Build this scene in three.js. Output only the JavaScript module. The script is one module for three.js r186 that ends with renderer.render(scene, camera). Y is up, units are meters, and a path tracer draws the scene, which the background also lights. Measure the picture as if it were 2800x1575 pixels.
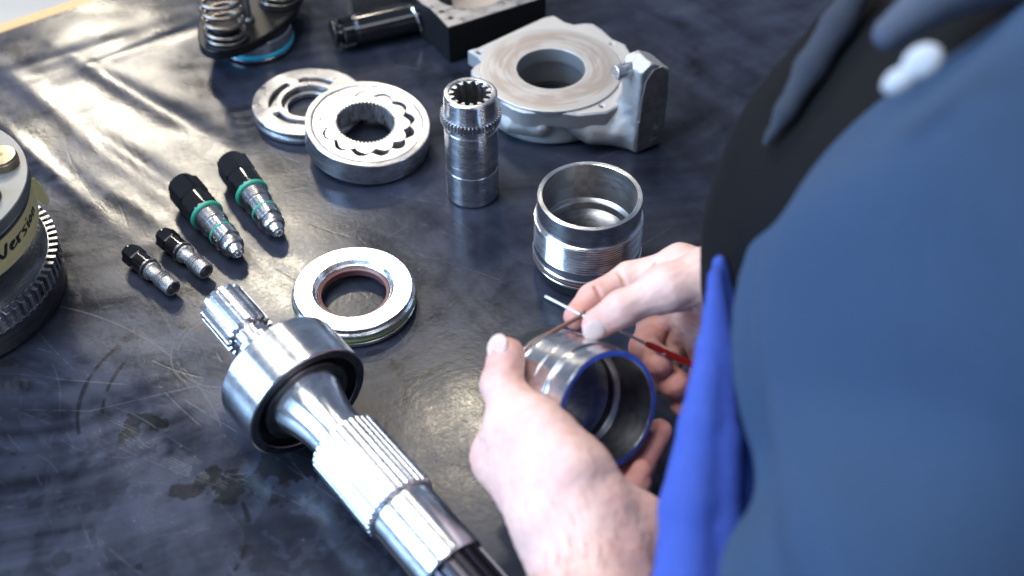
import * as THREE from 'three';
import { mergeGeometries, toCreasedNormals, mergeVertices } from 'three/addons/utils/BufferGeometryUtils.js';
import { RectAreaLightUniformsLib } from 'three/addons/lights/RectAreaLightUniformsLib.js';
import { Brush, Evaluator, SUBTRACTION } from 'three-bvh-csg';
import { RoundedBoxGeometry } from 'three/addons/geometries/RoundedBoxGeometry.js';

// ---------------------------------------------------------------- camera, light, exposure
const scene = new THREE.Scene();
const camera = new THREE.PerspectiveCamera(25.9, 16 / 9, 0.05, 30);
camera.position.set(0, 0.601, 0.601);
camera.lookAt(0, 0, 0);
camera.focus = 0.82;
camera.userData.fStop = 4.0;
const renderer = new THREE.WebGLRenderer({ antialias: true });
renderer.toneMapping = THREE.LinearToneMapping;
renderer.toneMappingExposure = 1.2;
renderer.shadowMap.enabled = true;
RectAreaLightUniformsLib.init();
scene.background = new THREE.Color().setRGB(0.14, 0.18, 0.27);

const LIGHTS = [
  // kind, centre, looks at, width, height, colour, strength
  ['unseen_skylight', [-0.80, 2.3, 0.05], [-0.1, 0, 0], 1.4, 1.1, [0.90, 0.96, 1.0], 10.5],  // out of view, placed to light metal tops and hands from above
  ['side window', [-2.0, 1.0, 0.75], [0, 0, 0.05], 1.3, 1.3, [0.38, 0.63, 1.0], 15],  // out of view, placed to throw blue light on left sides and mat
  ['front window', [1.3, 1.9, 1.5], [0.1, 0.1, 0], 1.1, 1.1, [0.90, 0.95, 1.0], 2.4],  // out of view, placed for the weaker light from the right
];
const LAMPS = [[-1.66, -3.64, 0.50, 0.30], [-1.22, -3.00, 0.34, 0.20], [-0.82, -2.48, 0.36, 0.22], [-0.14, -1.76, 0.24, 0.14]];  // out of view, set where the mat mirrors them as warm patches

// ---------------------------------------------------------------- helpers
const MM = 0.001;
let seed = 12345;
const rnd = () => { seed |= 0; seed = seed + 0x6D2B79F5 | 0; let t = Math.imul(seed ^ seed >>> 15, 1 | seed); t = t + Math.imul(t ^ t >>> 7, 61 | t) ^ t; return ((t ^ t >>> 14) >>> 0) / 4294967296; };
const used = {};
function numbered(name) { const n = used[name] = (used[name] ?? -1) + 1; return n ? name + '_' + String(n).padStart(3, '0') : name; }
function tag(o, label, category, group) { o.userData = { label, category, ...(group ? { group } : {}) }; return o; }
function thing(name, label, category, group) { const o = new THREE.Group(); o.name = numbered(name); scene.add(o); return tag(o, label, category, group); }
function mesh(name, geo, mat, parent = scene) {
  const m = new THREE.Mesh(Array.isArray(geo) ? mergeGeometries(geo.map(plain)) : geo, mat);
  m.name = parent === scene ? numbered(name) : name; m.castShadow = m.receiveShadow = true; parent.add(m); return m;
}
function plain(g) { g = g.index ? g.toNonIndexed() : g; const o = new THREE.BufferGeometry(); for (const k of ['position', 'normal', 'uv']) if (g.attributes[k]) o.setAttribute(k, g.attributes[k]); return o; }
const V3 = (a) => new THREE.Vector3(...a);
const lerp = (a, b, t) => a + (b - a) * t, clamp = (x, a = 0, b = 1) => Math.min(b, Math.max(a, x));
const smooth = (a, b, x) => { const t = clamp((x - a) / (b - a)); return t * t * (3 - 2 * t); };

// noise
const P = new Uint8Array(512); { const p = [...Array(256).keys()]; for (let i = 255; i; i--) { const j = rnd() * (i + 1) | 0; [p[i], p[j]] = [p[j], p[i]]; } for (let i = 0; i < 512; i++) P[i] = p[i & 255]; }
function vn(x, y) { const xi = Math.floor(x), yi = Math.floor(y), fx = x - xi, fy = y - yi, u = fx * fx * (3 - 2 * fx), v = fy * fy * (3 - 2 * fy), a = P[xi & 255], b = P[(xi + 1) & 255];
  return lerp(lerp(P[a + (yi & 255)], P[b + (yi & 255)], u), lerp(P[a + ((yi + 1) & 255)], P[b + ((yi + 1) & 255)], u), v) / 255; }
function fbm(x, y, o = 4) { let s = 0, a = 0.5, n = 0; for (let i = 0; i < o; i++) { s += a * vn(x, y); n += a; a *= 0.5; x = x * 2.03 + 17.3; y = y * 2.03 + 5.1; } return s / n; }
const sn3 = (x, y, z) => Math.sin(x * 1.1 + 1.7 * Math.sin(y * 0.9 + z * 0.6)) * Math.sin(y * 1.3 + 1.3 * Math.sin(z * 1.1 + x * 0.5)) * 0.7 + 0.3 * Math.sin(z * 1.9 + x * 0.7 + 2 * Math.sin(y));

function texture(w, h, fill, srgb = false, repeat = true) {
  const d = new Uint8Array(w * h * 4);
  for (let y = 0; y < h; y++) for (let x = 0; x < w; x++) { const c = fill(x, y), i = (y * w + x) * 4; for (let k = 0; k < 3; k++) d[i + k] = clamp((c.length ? c[k] : c) * 255, 0, 255); d[i + 3] = 255; }
  const t = new THREE.DataTexture(d, w, h); t.magFilter = t.minFilter = THREE.LinearFilter; t.wrapS = t.wrapT = repeat ? THREE.RepeatWrapping : THREE.ClampToEdgeWrapping;
  if (srgb) t.colorSpace = THREE.SRGBColorSpace; t.needsUpdate = true; return t;
}
// fine turning marks: they run round the part, so they differ along the profile only (v, 1 unit = 20 mm)
const turned = texture(64, 1024, ((a) => (x, y) => clamp(0.5 + (a[y] - 0.5) * 0.9 + (vn(x * 0.3, y * 0.8) - 0.5) * 0.35))(Array.from({ length: 1024 }, (_, y) => 0.5 * vn(y * 0.9, 3.3) + 0.3 * vn(y * 0.22, 9.1) + 0.2 * rnd())));
const turnedRough = texture(64, 1024, ((a) => (x, y) => clamp(0.78 + (a[y] - 0.5) * 0.35 + (fbm(x * 0.12, y * 0.05, 3) - 0.5) * 0.4))(Array.from({ length: 1024 }, (_, y) => 0.6 * vn(y * 0.5, 7.7) + 0.4 * vn(y * 0.07, 2.1))));
const speck = texture(512, 512, (x, y) => 0.5 + (fbm(x * 0.35, y * 0.35, 3) - 0.5) * 0.9 + (rnd() - 0.5) * 0.2);
const smudge = texture(512, 512, (x, y) => clamp(0.72 + (fbm(x * 0.03, y * 0.03, 5) - 0.5) * 0.9 + (vn(x * 0.5, y * 0.5) - 0.5) * 0.12));
const stain = texture(512, 512, (x, y) => { const k = 0.62 + 0.38 * smooth(0.30, 0.62, fbm(x * 0.022 + 3, y * 0.022, 5)), s = 1 - 0.12 * smooth(0.78, 0.86, vn(x * 0.21, y * 0.21)); return [k * s * 0.28 + 0.72, k * s * 0.28 + 0.717, k * s * 0.27 + 0.727]; }, true);
const rep = (t, a, b = a) => { const c = t.clone(); c.repeat.set(a, b); c.needsUpdate = true; return c; };

const phys = (o) => new THREE.MeshPhysicalMaterial(o), rgb = (r, g, b) => new THREE.Color().setRGB(r, g, b);
const steelOf = (c, rough, aniso = 0.55, bump = 0.00002) => phys({ color: rgb(...c), metalness: 1, roughness: rough, roughnessMap: turnedRough, anisotropy: aniso, anisotropyRotation: Math.PI / 2, map: rep(stain, 0.35), bumpMap: turned, bumpScale: bump });
const M = {
  ground: steelOf([0.60, 0.60, 0.62], 0.36, 0.65, 0.000008),
  fine: steelOf([0.80, 0.80, 0.81], 0.27, 0.65, 0.000012),
  dull: steelOf([0.47, 0.465, 0.48], 0.42),
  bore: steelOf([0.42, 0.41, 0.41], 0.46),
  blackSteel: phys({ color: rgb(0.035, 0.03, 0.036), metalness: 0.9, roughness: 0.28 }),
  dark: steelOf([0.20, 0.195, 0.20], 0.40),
  alu: phys({ color: rgb(0.86, 0.86, 0.85), metalness: 1, roughness: 0.42, roughnessMap: rep(smudge, 0.5), bumpMap: rep(smudge, 0.7), bumpScale: 0.00006, map: rep(stain, 0.4) }),
  lapped: phys({ color: rgb(0.83, 0.83, 0.84), metalness: 1, roughness: 0.5, roughnessMap: rep(smudge, 1.5), map: rep(stain, 1.2) }),
  flatSteel: phys({ color: rgb(0.62, 0.62, 0.63), metalness: 1, roughness: 0.38, roughnessMap: rep(smudge, 1.6), map: rep(stain, 1.5) }),
  grey: phys({ color: rgb(0.30, 0.29, 0.295), metalness: 0.85, roughness: 0.5, roughnessMap: rep(smudge, 1), bumpMap: rep(speck, 2), bumpScale: 0.00005 }),
  cast: phys({ color: rgb(0.43, 0.42, 0.42), metalness: 0.8, roughness: 0.5, bumpMap: rep(speck, 2.5), bumpScale: 0.00035 }),
  machined: phys({ color: rgb(0.30, 0.275, 0.265), metalness: 0.8, roughness: 0.45, bumpMap: rep(speck, 4), bumpScale: 0.00004, map: rep(stain, 2) }),
  black: phys({ color: rgb(0.007, 0.007, 0.008), roughness: 0.17, roughnessMap: rep(smudge, 0.8), clearcoat: 0.2, clearcoatRoughness: 0.08 }),
  blackMatt: phys({ color: rgb(0.007, 0.007, 0.008), roughness: 0.5, specularIntensity: 0.5 }),
  rubber: phys({ color: rgb(0.018, 0.018, 0.019), roughness: 0.75, bumpMap: rep(speck, 2), bumpScale: 0.0012 }),
  green: phys({ color: rgb(0.03, 0.30, 0.20), roughness: 0.4 }),
  oliveGreen: phys({ color: rgb(0.17, 0.24, 0.09), roughness: 0.42 }),
  cyan: phys({ color: rgb(0.0, 0.36, 0.52), roughness: 0.42 }),
  brown: phys({ color: rgb(0.13, 0.055, 0.04), roughness: 0.45 }),
  lip: phys({ color: rgb(0.15, 0.065, 0.06), roughness: 0.4 }),
  spring: phys({ color: rgb(0.21, 0.185, 0.165), metalness: 1, roughness: 0.33 }),
  brass: phys({ color: rgb(0.33, 0.27, 0.18), metalness: 0.9, roughness: 0.5, roughnessMap: rep(smudge, 20) }),
  red: phys({ color: rgb(0.22, 0.008, 0.006), roughness: 0.15, transmission: 0.35, thickness: 0.004, ior: 1.5, attenuationColor: rgb(0.8, 0.03, 0.02), attenuationDistance: 0.006 }),
};

// A turned part: profile points [radius, height] in mm, walked up the outside, inwards over the top and down the bore.
function lathe(pts, { seg = 96, bevel = 0.35, crease = 0.6, squash } = {}) {
  const src = pts.map(([r, y]) => [r * MM, y * MM]), q = [];
  src.forEach((p, i) => {
    if (!i || i === src.length - 1 || !bevel) return q.push(p);
    const a = src[i - 1], b = src[i + 1], u = [a[0] - p[0], a[1] - p[1]], v = [b[0] - p[0], b[1] - p[1]], lu = Math.hypot(...u), lv = Math.hypot(...v);
    const turn = Math.acos(clamp(-(u[0] * v[0] + u[1] * v[1]) / (lu * lv), -1, 1)), c = Math.min(bevel * MM, lu / 3, lv / 3);
    if (turn < 0.7) return q.push(p);
    q.push([p[0] + u[0] / lu * c, p[1] + u[1] / lu * c], [p[0] + v[0] / lv * c, p[1] + v[1] / lv * c]);
  });
  const n = q.length - 1, nor = [], len_ = [];
  for (let i = 0; i < n; i++) { const dx = q[i + 1][0] - q[i][0], dy = q[i + 1][1] - q[i][1], l = Math.hypot(dx, dy) || 1; nor.push([dy / l, -dx / l]); len_.push(l); }
  const pos = [], nrm = [], uv = [], idx = []; let arc = 0;
  const soft = (i, j) => { if (j < 0 || j >= n) return nor[i]; const d = nor[i][0] * nor[j][0] + nor[i][1] * nor[j][1]; if (d < Math.cos(crease)) return nor[i]; const s = [nor[i][0] * len_[i] + nor[j][0] * len_[j], nor[i][1] * len_[i] + nor[j][1] * len_[j]], l = Math.hypot(...s); return [s[0] / l, s[1] / l]; };
  for (let i = 0; i < n; i++) {
    const len = Math.hypot(q[i + 1][0] - q[i][0], q[i + 1][1] - q[i][1]), base = pos.length / 3, n0 = soft(i, i - 1), n1 = soft(i, i + 1);
    for (let k = 0; k <= seg; k++) {
      const t = k / seg * Math.PI * 2, c = Math.cos(t), s = Math.sin(t);
      for (const [p, m, e] of [[q[i], n0, 0], [q[i + 1], n1, len]]) { pos.push(p[0] * c, p[1], p[0] * s); nrm.push(m[0] * c, m[1], m[0] * s); uv.push(k / seg * 6, (arc + e) * 50); }
      if (k < seg) { const a = base + k * 2; idx.push(a, a + 1, a + 2, a + 1, a + 3, a + 2); }
    }
    arc += len;
  }
  const g = new THREE.BufferGeometry();
  g.setAttribute('position', new THREE.Float32BufferAttribute(pos, 3)); g.setAttribute('normal', new THREE.Float32BufferAttribute(nrm, 3)); g.setAttribute('uv', new THREE.Float32BufferAttribute(uv, 2)); g.setIndex(idx);
  return g;
}
// A flat outline (mm, x/z seen from above) raised from y0 to y1
function prism(outline, holes, y0, y1, bevel = 0.25) {
  const s = new THREE.Shape(outline.map(([x, y]) => new THREE.Vector2(x * MM, y * MM)));
  for (const h of holes) s.holes.push(new THREE.Path(h.map(([x, y]) => new THREE.Vector2(x * MM, y * MM))));
  const b = bevel * MM, g = new THREE.ExtrudeGeometry(s, { depth: (y1 - y0) * MM - 2 * b, bevelEnabled: bevel > 0, bevelThickness: b, bevelSize: b, bevelOffset: -b, bevelSegments: 1, steps: 1, curveSegments: 12 });
  g.rotateX(-Math.PI / 2); g.translate(0, y0 * MM + b, 0);
  const uv = g.attributes.uv, p = g.attributes.position; for (let i = 0; i < p.count; i++) uv.setXY(i, p.getX(i) * 10 + p.getY(i) * 3, p.getZ(i) * 10 + p.getY(i) * 7);
  return toCreasedNormals(g, 0.55);
}
const ring = (r, n = 96, x = 0, y = 0) => Array.from({ length: n }, (_, i) => [x + r * Math.cos(i / n * 2 * Math.PI), y + r * Math.sin(i / n * 2 * Math.PI)]);
const teeth = (n, r0, r1, root = 0.5, tip = 0.3) => Array.from({ length: n }, (_, i) => { const a = (k) => (i + k) / n * 2 * Math.PI, p = (r, t) => [r * Math.cos(t), r * Math.sin(t)]; return [p(r0, a(0)), p(r0, a(root * 0.98)), p(r1, a(root + (1 - root - tip) / 2)), p(r1, a(1 - (1 - root - tip) / 2))]; }).flat();
const wave = (n, r, a, ph, N = 720, k = 0.22) => Array.from({ length: N }, (_, i) => { const t = i / N * 2 * Math.PI, w = Math.cos(n * (t - ph)), q = r + a * w; const tt = t + k * a / r * Math.sin(n * (t - ph)); return [q * Math.cos(tt), q * Math.sin(tt)]; });
const torus = (R, r, y, seg = 96) => { const g = new THREE.TorusGeometry(R * MM, r * MM, 14, seg); g.rotateX(Math.PI / 2); g.translate(0, y * MM, 0); return g; };
function tube(points, r, seg = 64, closed = false, rad = 10) { return new THREE.TubeGeometry(new THREE.CatmullRomCurve3(points.map(V3), closed, 'centripetal'), seg, r, rad, closed); }
function aim(o, from, to) { o.position.copy(V3(from)); o.quaternion.setFromUnitVectors(new THREE.Vector3(0, 1, 0), V3(to).sub(V3(from)).normalize()); return o; }

// drilled holes: cylinders [x, y, z, radius, length, turn about y] cut out of a closed turned part
function drill(geo, holes) {
  const src = geo.toNonIndexed(), p = src.attributes.position, keep = [], a = new THREE.Vector3(), b = new THREE.Vector3(), c = new THREE.Vector3();
  for (let i = 0; i < p.count; i += 3) { a.fromBufferAttribute(p, i); b.fromBufferAttribute(p, i + 1); c.fromBufferAttribute(p, i + 2); if (b.sub(a).cross(c.sub(a)).length() > 1e-14) keep.push(i, i + 1, i + 2); }
  const g = new THREE.BufferGeometry(); for (const k of ['position', 'normal', 'uv']) { const s = src.attributes[k], n = s.itemSize, d = new Float32Array(keep.length * n); keep.forEach((q, i) => { for (let j = 0; j < n; j++) d[i * n + j] = s.array[q * n + j]; }); g.setAttribute(k, new THREE.BufferAttribute(d, n)); }
  const ev = new Evaluator(); ev.useGroups = false; ev.attributes = ['position', 'normal', 'uv'];
  let out = new Brush(g); out.updateMatrixWorld();
  for (const [x, y, z, r, len, turnY] of holes) { const h = new Brush(new THREE.CylinderGeometry(r, r, len, 20).rotateZ(Math.PI / 2)); h.position.set(x, y, z); h.rotation.y = turnY; h.updateMatrixWorld(); out = ev.evaluate(out, h, SUBTRACTION); out.updateMatrixWorld(); }
  return plain(out.geometry);
}
// ---------------------------------------------------------------- unseen lamps and windows outside the frame, placed for what they light
function areaLight(pos, look, w, h, c, k) {
  const l = new THREE.RectAreaLight(rgb(...c), k, w, h); l.position.set(...pos); l.lookAt(...look); scene.add(l); return l;
}
for (const [kind, pos, look, w, h, c, k] of LIGHTS) {
  const dir = V3(look).sub(V3(pos)).normalize();
  const t = thing(kind === 'unseen_skylight' ? 'unseen_skylight' : 'window', { unseen_skylight: 'unseen large cool roof light above the workbench', 'side window': 'unseen tall cool glazing beside the drum end of the bench', 'front window': 'unseen pale glazing behind the worker' }[kind], 'window');
  t.position.set(...pos); t.lookAt(...look);
  mesh('unseen_window_pane', new THREE.BoxGeometry(w, h, 0.01).translate(0, 0, -0.02), phys({ color: rgb(0.3, 0.3, 0.3), emissive: rgb(...c), emissiveIntensity: k * 0.2 }), t);
  const f = 0.06; mesh('unseen_window_frame', [[0, h / 2 + f / 2, w + 2 * f, f], [0, -h / 2 - f / 2, w + 2 * f, f], [-w / 2 - f / 2, 0, f, h], [w / 2 + f / 2, 0, f, h]].map(([x, y, a, b]) => new THREE.BoxGeometry(a, b, 0.05).translate(x, y, -0.03)), phys({ color: rgb(0.5, 0.5, 0.5), roughness: 0.6 }), t);
  areaLight(V3(pos).addScaledVector(dir, 0.004).toArray(), look, w, h, c, k);
}
for (const [x, z, len, wid] of LAMPS) {
  const t = thing('unseen_ceiling_lamp', 'unseen warm white rectangular ceiling lamp in a row over the bench', 'ceiling lamp', 'row of unseen warm ceiling lamps');
  t.position.set(x, 2.4, z); t.rotation.y = -Math.atan2(0.777, 0.63);
  mesh('unseen_lamp_housing', new RoundedBoxGeometry(len + 0.06, 0.07, wid + 0.06, 2, 0.01).translate(0, 0.05, 0), phys({ color: rgb(0.6, 0.6, 0.6), roughness: 0.5 }), t);
  mesh('unseen_lamp_diffuser', new THREE.BoxGeometry(len, 0.008, wid).translate(0, 0.008, 0), phys({ color: rgb(0.8, 0.8, 0.8), emissive: rgb(1, 0.93, 0.8), emissiveIntensity: 3 }), t);
  const l = new THREE.RectAreaLight(rgb(1, 0.90, 0.72), 125, len, wid); l.position.set(x, 2.398, z); l.quaternion.setFromEuler(new THREE.Euler(-Math.PI / 2, 0, 0)); l.quaternion.premultiply(t.quaternion); scene.add(l);
}

// ---------------------------------------------------------------- floor, bench, rubber mat
const floor = mesh('floor', new THREE.PlaneGeometry(14, 14).rotateX(-Math.PI / 2).translate(0, -0.9, 0), phys({ color: rgb(0.42, 0.42, 0.42), roughness: 0.6, roughnessMap: rep(smudge, 8) }));
floor.userData = { kind: 'structure' };
const turn = Math.atan2(0.574, 0.819);                         // the bench runs at 35 degrees to the view
const E1 = [0.819, -0.574], E2 = [0.574, 0.819];
const onBench = (a, b) => [E1[0] * a + E2[0] * b, E1[1] * a + E2[1] * b];
const bench = thing('workbench', 'wooden workbench with a pale orange wood edge under the black rubber mat', 'workbench');
bench.rotation.y = turn;
const woodTex = texture(512, 256, (x, y) => { const g = fbm(x * 0.008, y * 0.12, 4), k = 0.75 + 0.5 * (g - 0.5); return [0.86 * k, 0.66 * k, 0.44 * k]; }, true);
mesh('tabletop', new RoundedBoxGeometry(2.3, 0.04, 0.79, 2, 0.003).translate(0.1, -0.0245, -0.13), phys({ color: 0xffffff, map: woodTex, roughness: 0.55 }), bench);
for (const [x, z] of [[-0.95, -0.47], [1.15, -0.47], [-0.95, 0.2], [1.15, 0.2]]) mesh('leg', new RoundedBoxGeometry(0.07, 0.855, 0.07, 2, 0.006).translate(x, -0.4725, z), phys({ color: rgb(0.35, 0.36, 0.37), roughness: 0.5 }), bench);

// mat relief: shallow waves and a few sharper wrinkles towards the corner
const hill = (x, z, cx, cz, ang, len, wid, h) => { const c = Math.cos(ang), s = Math.sin(ang), u = (x - cx) * c + (z - cz) * s, v = -(x - cx) * s + (z - cz) * c; return h * Math.exp(-(u * u) / (len * len) - (v * v) / (wid * wid)); };
const WRINKLES = [[-0.36, -0.20, 0.75, 0.10, 0.008, 0.9], [-0.32, -0.235, 0.72, 0.08, 0.007, 0.8], [-0.30, -0.15, 0.7, 0.09, 0.007, -0.8], [-0.35, -0.13, 0.78, 0.09, 0.006, 0.8], [-0.26, -0.19, 0.7, 0.06, 0.008, 0.6], [-0.29, -0.30, -0.6, 0.10, 0.008, 0.9], [-0.24, -0.34, -0.6, 0.08, 0.008, 0.8], [-0.28, -0.09, 0.7, 0.06, 0.006, 0.5], [-0.36, -0.28, -0.55, 0.09, 0.01, 0.7],
  [0.16, -0.23, 0.6, 0.03, 0.003, 0.5], [0.185, -0.225, 0.1, 0.02, 0.003, 0.5], [0.155, -0.178, 0.5, 0.014, 0.003, 0.8], [0.16, -0.175, -0.7, 0.012, 0.003, 0.6], [-0.20, -0.06, 0.9, 0.05, 0.007, 0.5], [-0.235, -0.055, -0.5, 0.05, 0.008, 0.5]];
function matHeight(x, z) {
  let h = (fbm(x * 9 + 3, z * 9 + 7, 3) - 0.5) * 0.0014 + (fbm(x * 26 + 9, z * 26 + 1, 2) - 0.5) * 0.0007;
  h *= 0.35 + 0.65 * smooth(-0.05, -0.3, x);
  for (const [cx, cz, a, l, w, k] of WRINKLES) h += hill(x, z, cx, cz, a, l, w, k * 0.0011);
  return h - 0.0012;
}
{
  const nu = 420, nv = 240, u0 = -0.85, u1 = 1.05, v0 = -0.505, v1 = 0.25, pos = [], uv = [], idx = [];
  for (let j = 0; j <= nv; j++) for (let i = 0; i <= nu; i++) { const a = lerp(u0, u1, i / nu), b = lerp(v0, v1, j / nv), [x, z] = onBench(a, b); pos.push(x, Math.max(matHeight(x, z), -0.0035), z); uv.push((x + 0.65) / 1.3, (z + 0.75) / 1.3); }
  for (let j = 0; j < nv; j++) for (let i = 0; i < nu; i++) { const a = j * (nu + 1) + i, c = a + nu + 1; idx.push(a, c, a + 1, a + 1, c, c + 1); }
  const g = new THREE.BufferGeometry(); g.setAttribute('position', new THREE.Float32BufferAttribute(pos, 3)); g.setAttribute('uv', new THREE.Float32BufferAttribute(uv, 2)); g.setIndex(idx); g.computeVertexNormals();
  // wear of the rubber: dusty wipes, oil stains, scratches, in 2048 pixels over 1.3 m
  const S = 2048, dust = new Float32Array(S * S), oil = new Float32Array(S * S), cut = new Float32Array(S * S);
  const px = (x) => (x + 0.65) / 1.3 * S, pz = (z) => (z + 0.75) / 1.3 * S;
  const stamp = (arr, x, y, w, a) => { const r = Math.ceil(w + 1), X = Math.round(x), Y = Math.round(y); for (let j = -r; j <= r; j++) for (let i = -r; i <= r; i++) { const q = X + i, s = Y + j; if (q < 0 || s < 0 || q >= S || s >= S) continue; const d = Math.hypot(q - x, s - y), k = clamp(w + 0.5 - d) * a; if (k > arr[s * S + q]) arr[s * S + q] = k; } };
  const path = (arr, pts, w, a, broken = 0) => { for (let i = 0; i < pts.length - 1; i++) { const [x0, y0] = pts[i], [x1, y1] = pts[i + 1], n = Math.ceil(Math.hypot(x1 - x0, y1 - y0)); for (let k = 0; k <= n; k++) { const x = lerp(x0, x1, k / n), y = lerp(y0, y1, k / n), f = broken ? smooth(broken, broken + 0.2, vn(x * 0.11, y * 0.11)) : 1; if (f > 0) stamp(arr, x, y, w * (0.7 + 0.6 * vn(x * 0.05, y * 0.05)), a * f); } } };
  const arcPts = (x, z, r, a0, a1) => Array.from({ length: 20 }, (_, i) => { const t = lerp(a0, a1, i / 19); return [px(x + r * Math.cos(t)), pz(z + r * Math.sin(t))]; });
  for (let i = 0; i < 520; i++) {            // fine random scratches, mostly along the wiping direction
    const x = -0.5 + rnd() * 0.95, z = -0.42 + rnd() * 0.75, a = (rnd() < 0.6 ? 0.62 : -0.5) + (rnd() - 0.5) * 0.9, l = 0.008 + rnd() * rnd() * 0.11, b = (rnd() - 0.5) * 0.5;
    const pts = Array.from({ length: 7 }, (_, k) => { const t = k / 6 - 0.5, aa = a + b * t; return [px(x + l * t * Math.cos(aa)), pz(z + l * t * Math.sin(aa))]; });
    path(rnd() < 0.5 ? cut : dust, pts, 0.35 + rnd() * 0.45, 0.12 + rnd() * 0.4, 0.3);
  }
  for (let i = 0; i < 260; i++) { const x = -0.42 + rnd() * 0.46, z = 0.02 + rnd() * 0.24, a = 0.55 + (rnd() - 0.5) * 1.6, l = 0.01 + rnd() * rnd() * 0.09, b = (rnd() - 0.5) * 0.9; path(rnd() < 0.7 ? dust : oil, Array.from({ length: 7 }, (_, k) => { const t = k / 6 - 0.5, aa = a + b * t; return [px(x + l * t * Math.cos(aa)), pz(z + l * t * Math.sin(aa))]; }), 0.3 + rnd() * 0.5, 0.12 + rnd() * 0.3, 0.3); }
  for (let i = 0; i < 12; i++) { const a = i * 0.0016 + rnd() * 0.001, e = rnd(); path(dust, [[px(-0.262 + e * 0.03), pz(0.106 + a + e * 0.008)], [px(-0.222), pz(0.124 + a)], [px(-0.190), pz(0.142 + a * 0.8)], [px(-0.160 - rnd() * 0.02), pz(0.158 + a * 0.5)]], 0.3 + rnd() * 0.35, 0.25 + rnd() * 0.3, 0.3); }   // the bundle of scuffs beside the bearing
  for (const q of [[[-0.31, 0.105], [-0.262, 0.106], [-0.2, 0.086], [-0.165, 0.104], [-0.12, 0.16]], [[-0.29, 0.08], [-0.22, 0.087], [-0.16, 0.128], [-0.10, 0.175]], [[-0.16, 0.158], [-0.13, 0.172], [-0.1, 0.19]], [[-0.175, 0.115], [-0.15, 0.10], [-0.132, 0.09]]]) path(dust, q.map(([x, z]) => [px(x), pz(z)]), 0.6, 0.55, 0.25);
  for (const [x, z, r, a0, a1] of [[-0.185, 0.055, 0.032, 1.5, 4.6], [-0.187, 0.055, 0.034, 2.2, 4.4], [-0.35, 0.20, 0.19, -1.4, -0.4], [-0.02, 0.12, 0.05, -2.6, -0.4]]) path(dust, arcPts(x, z, r, a0, a1), 0.8, 0.5, 0.2);
  for (const [x, z, r, a0, a1] of [[-0.195, 0.095, 0.075, 2.75, 3.75], [-0.18, 0.095, 0.075, 2.85, 3.6], [-0.06, 0.09, 0.035, -0.3, 1.7], [-0.15, 0.04, 0.1, 0.9, 1.4], [-0.2, 0.2, 0.05, -0.6, 0.4]]) path(oil, arcPts(x, z, r, a0, a1), 2.2, 0.9, 0.35);
  const blot = (x, z, rx, rz, k) => { const X = px(x), Z = pz(z), R = Math.max(rx, rz) * 2 / 1.3 * S; for (let j = -R | 0; j < R; j++) for (let i = -R | 0; i < R; i++) { const q = X + i | 0, s = Z + j | 0; if (q < 0 || s < 0 || q >= S || s >= S) continue; const d = Math.hypot(i / (rx / 1.3 * S), j / (rz / 1.3 * S)) + (fbm(q * 0.09, s * 0.09, 5) - 0.5) * 3.4, v = k * smooth(1.05, 0.92, d); if (v > oil[s * S + q]) oil[s * S + q] = v; } };
  for (const b of [[-0.165, 0.163, 0.020, 0.012, 0.9], [-0.215, 0.117, 0.007, 0.005, 1], [-0.225, 0.125, 0.014, 0.014, 0.35], [-0.13, 0.19, 0.018, 0.03, 0.5], [-0.07, 0.235, 0.04, 0.03, 0.5], [-0.25, 0.16, 0.03, 0.02, 0.25], [-0.20, 0.07, 0.03, 0.012, 0.35], [-0.12, 0.23, 0.03, 0.02, 0.4], [-0.051, 0.106, 0.0015, 0.003, 1], [-0.133, 0.147, 0.020, 0.013, 0.9], [-0.232, 0.118, 0.010, 0.008, 0.9]]) blot(...b);
  for (let i = 0; i < 46; i++) { const x = -0.40 + rnd() * 0.42, z = 0.03 + rnd() * 0.22, q = 0.0015 + rnd() * rnd() * 0.008; blot(x, z, q * (0.6 + rnd()), q * (0.5 + rnd() * 0.8), 0.35 + rnd() * 0.5); }
  for (let i = 0; i < 90; i++) stamp(dust, px(-0.45 + rnd() * 0.9), pz(-0.4 + rnd() * 0.66), 0.4 + rnd() * 0.5, 0.6 + rnd() * 0.4);
  const soil = new Float32Array(S * S);
  for (let y = 0; y < S; y++) for (let x = 0; x < S; x++) {
    const u = x / S * 1.3, v = y / S * 1.3, w = fbm(u * 5, v * 5, 2) * 2;
    const wipe = fbm((u * 0.82 - v * 0.57) * 60 + w * 3, (u * 0.57 + v * 0.82) * 9 + w, 4);            // long wiping streaks
    const patch = smooth(0.40, 0.60, fbm(u * 16 + 4 + w, v * 16, 5)), fleck = smooth(0.42, 0.60, fbm(u * 62 + w * 2, v * 62 + 3, 4)), cross = fbm((u * 0.34 + v * 0.94) * 90 + 5 * w, (u * 0.94 - v * 0.34) * 14 + 3 * w, 4);
    const used_ = 0.45 + 0.55 * smooth(0.62, 0.44, u + 0.10 * w) * smooth(0.62, 0.76, v + 0.08 * w);   // most dirt lies at the front end of the mat
    soil[y * S + x] = clamp(0.24 + (0.26 * patch + 0.14 * fleck - 0.2) * used_ + 0.2 + ((wipe - 0.5) * 0.6 + (cross - 0.5) * 0.65) * (0.25 + 0.75 * used_) + (fbm(u * 30 + 2 * w, v * 30 - w, 4) - 0.5) * 0.35 + 0.2 * vn(u * 4 + 7, v * 4));
  }
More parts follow.
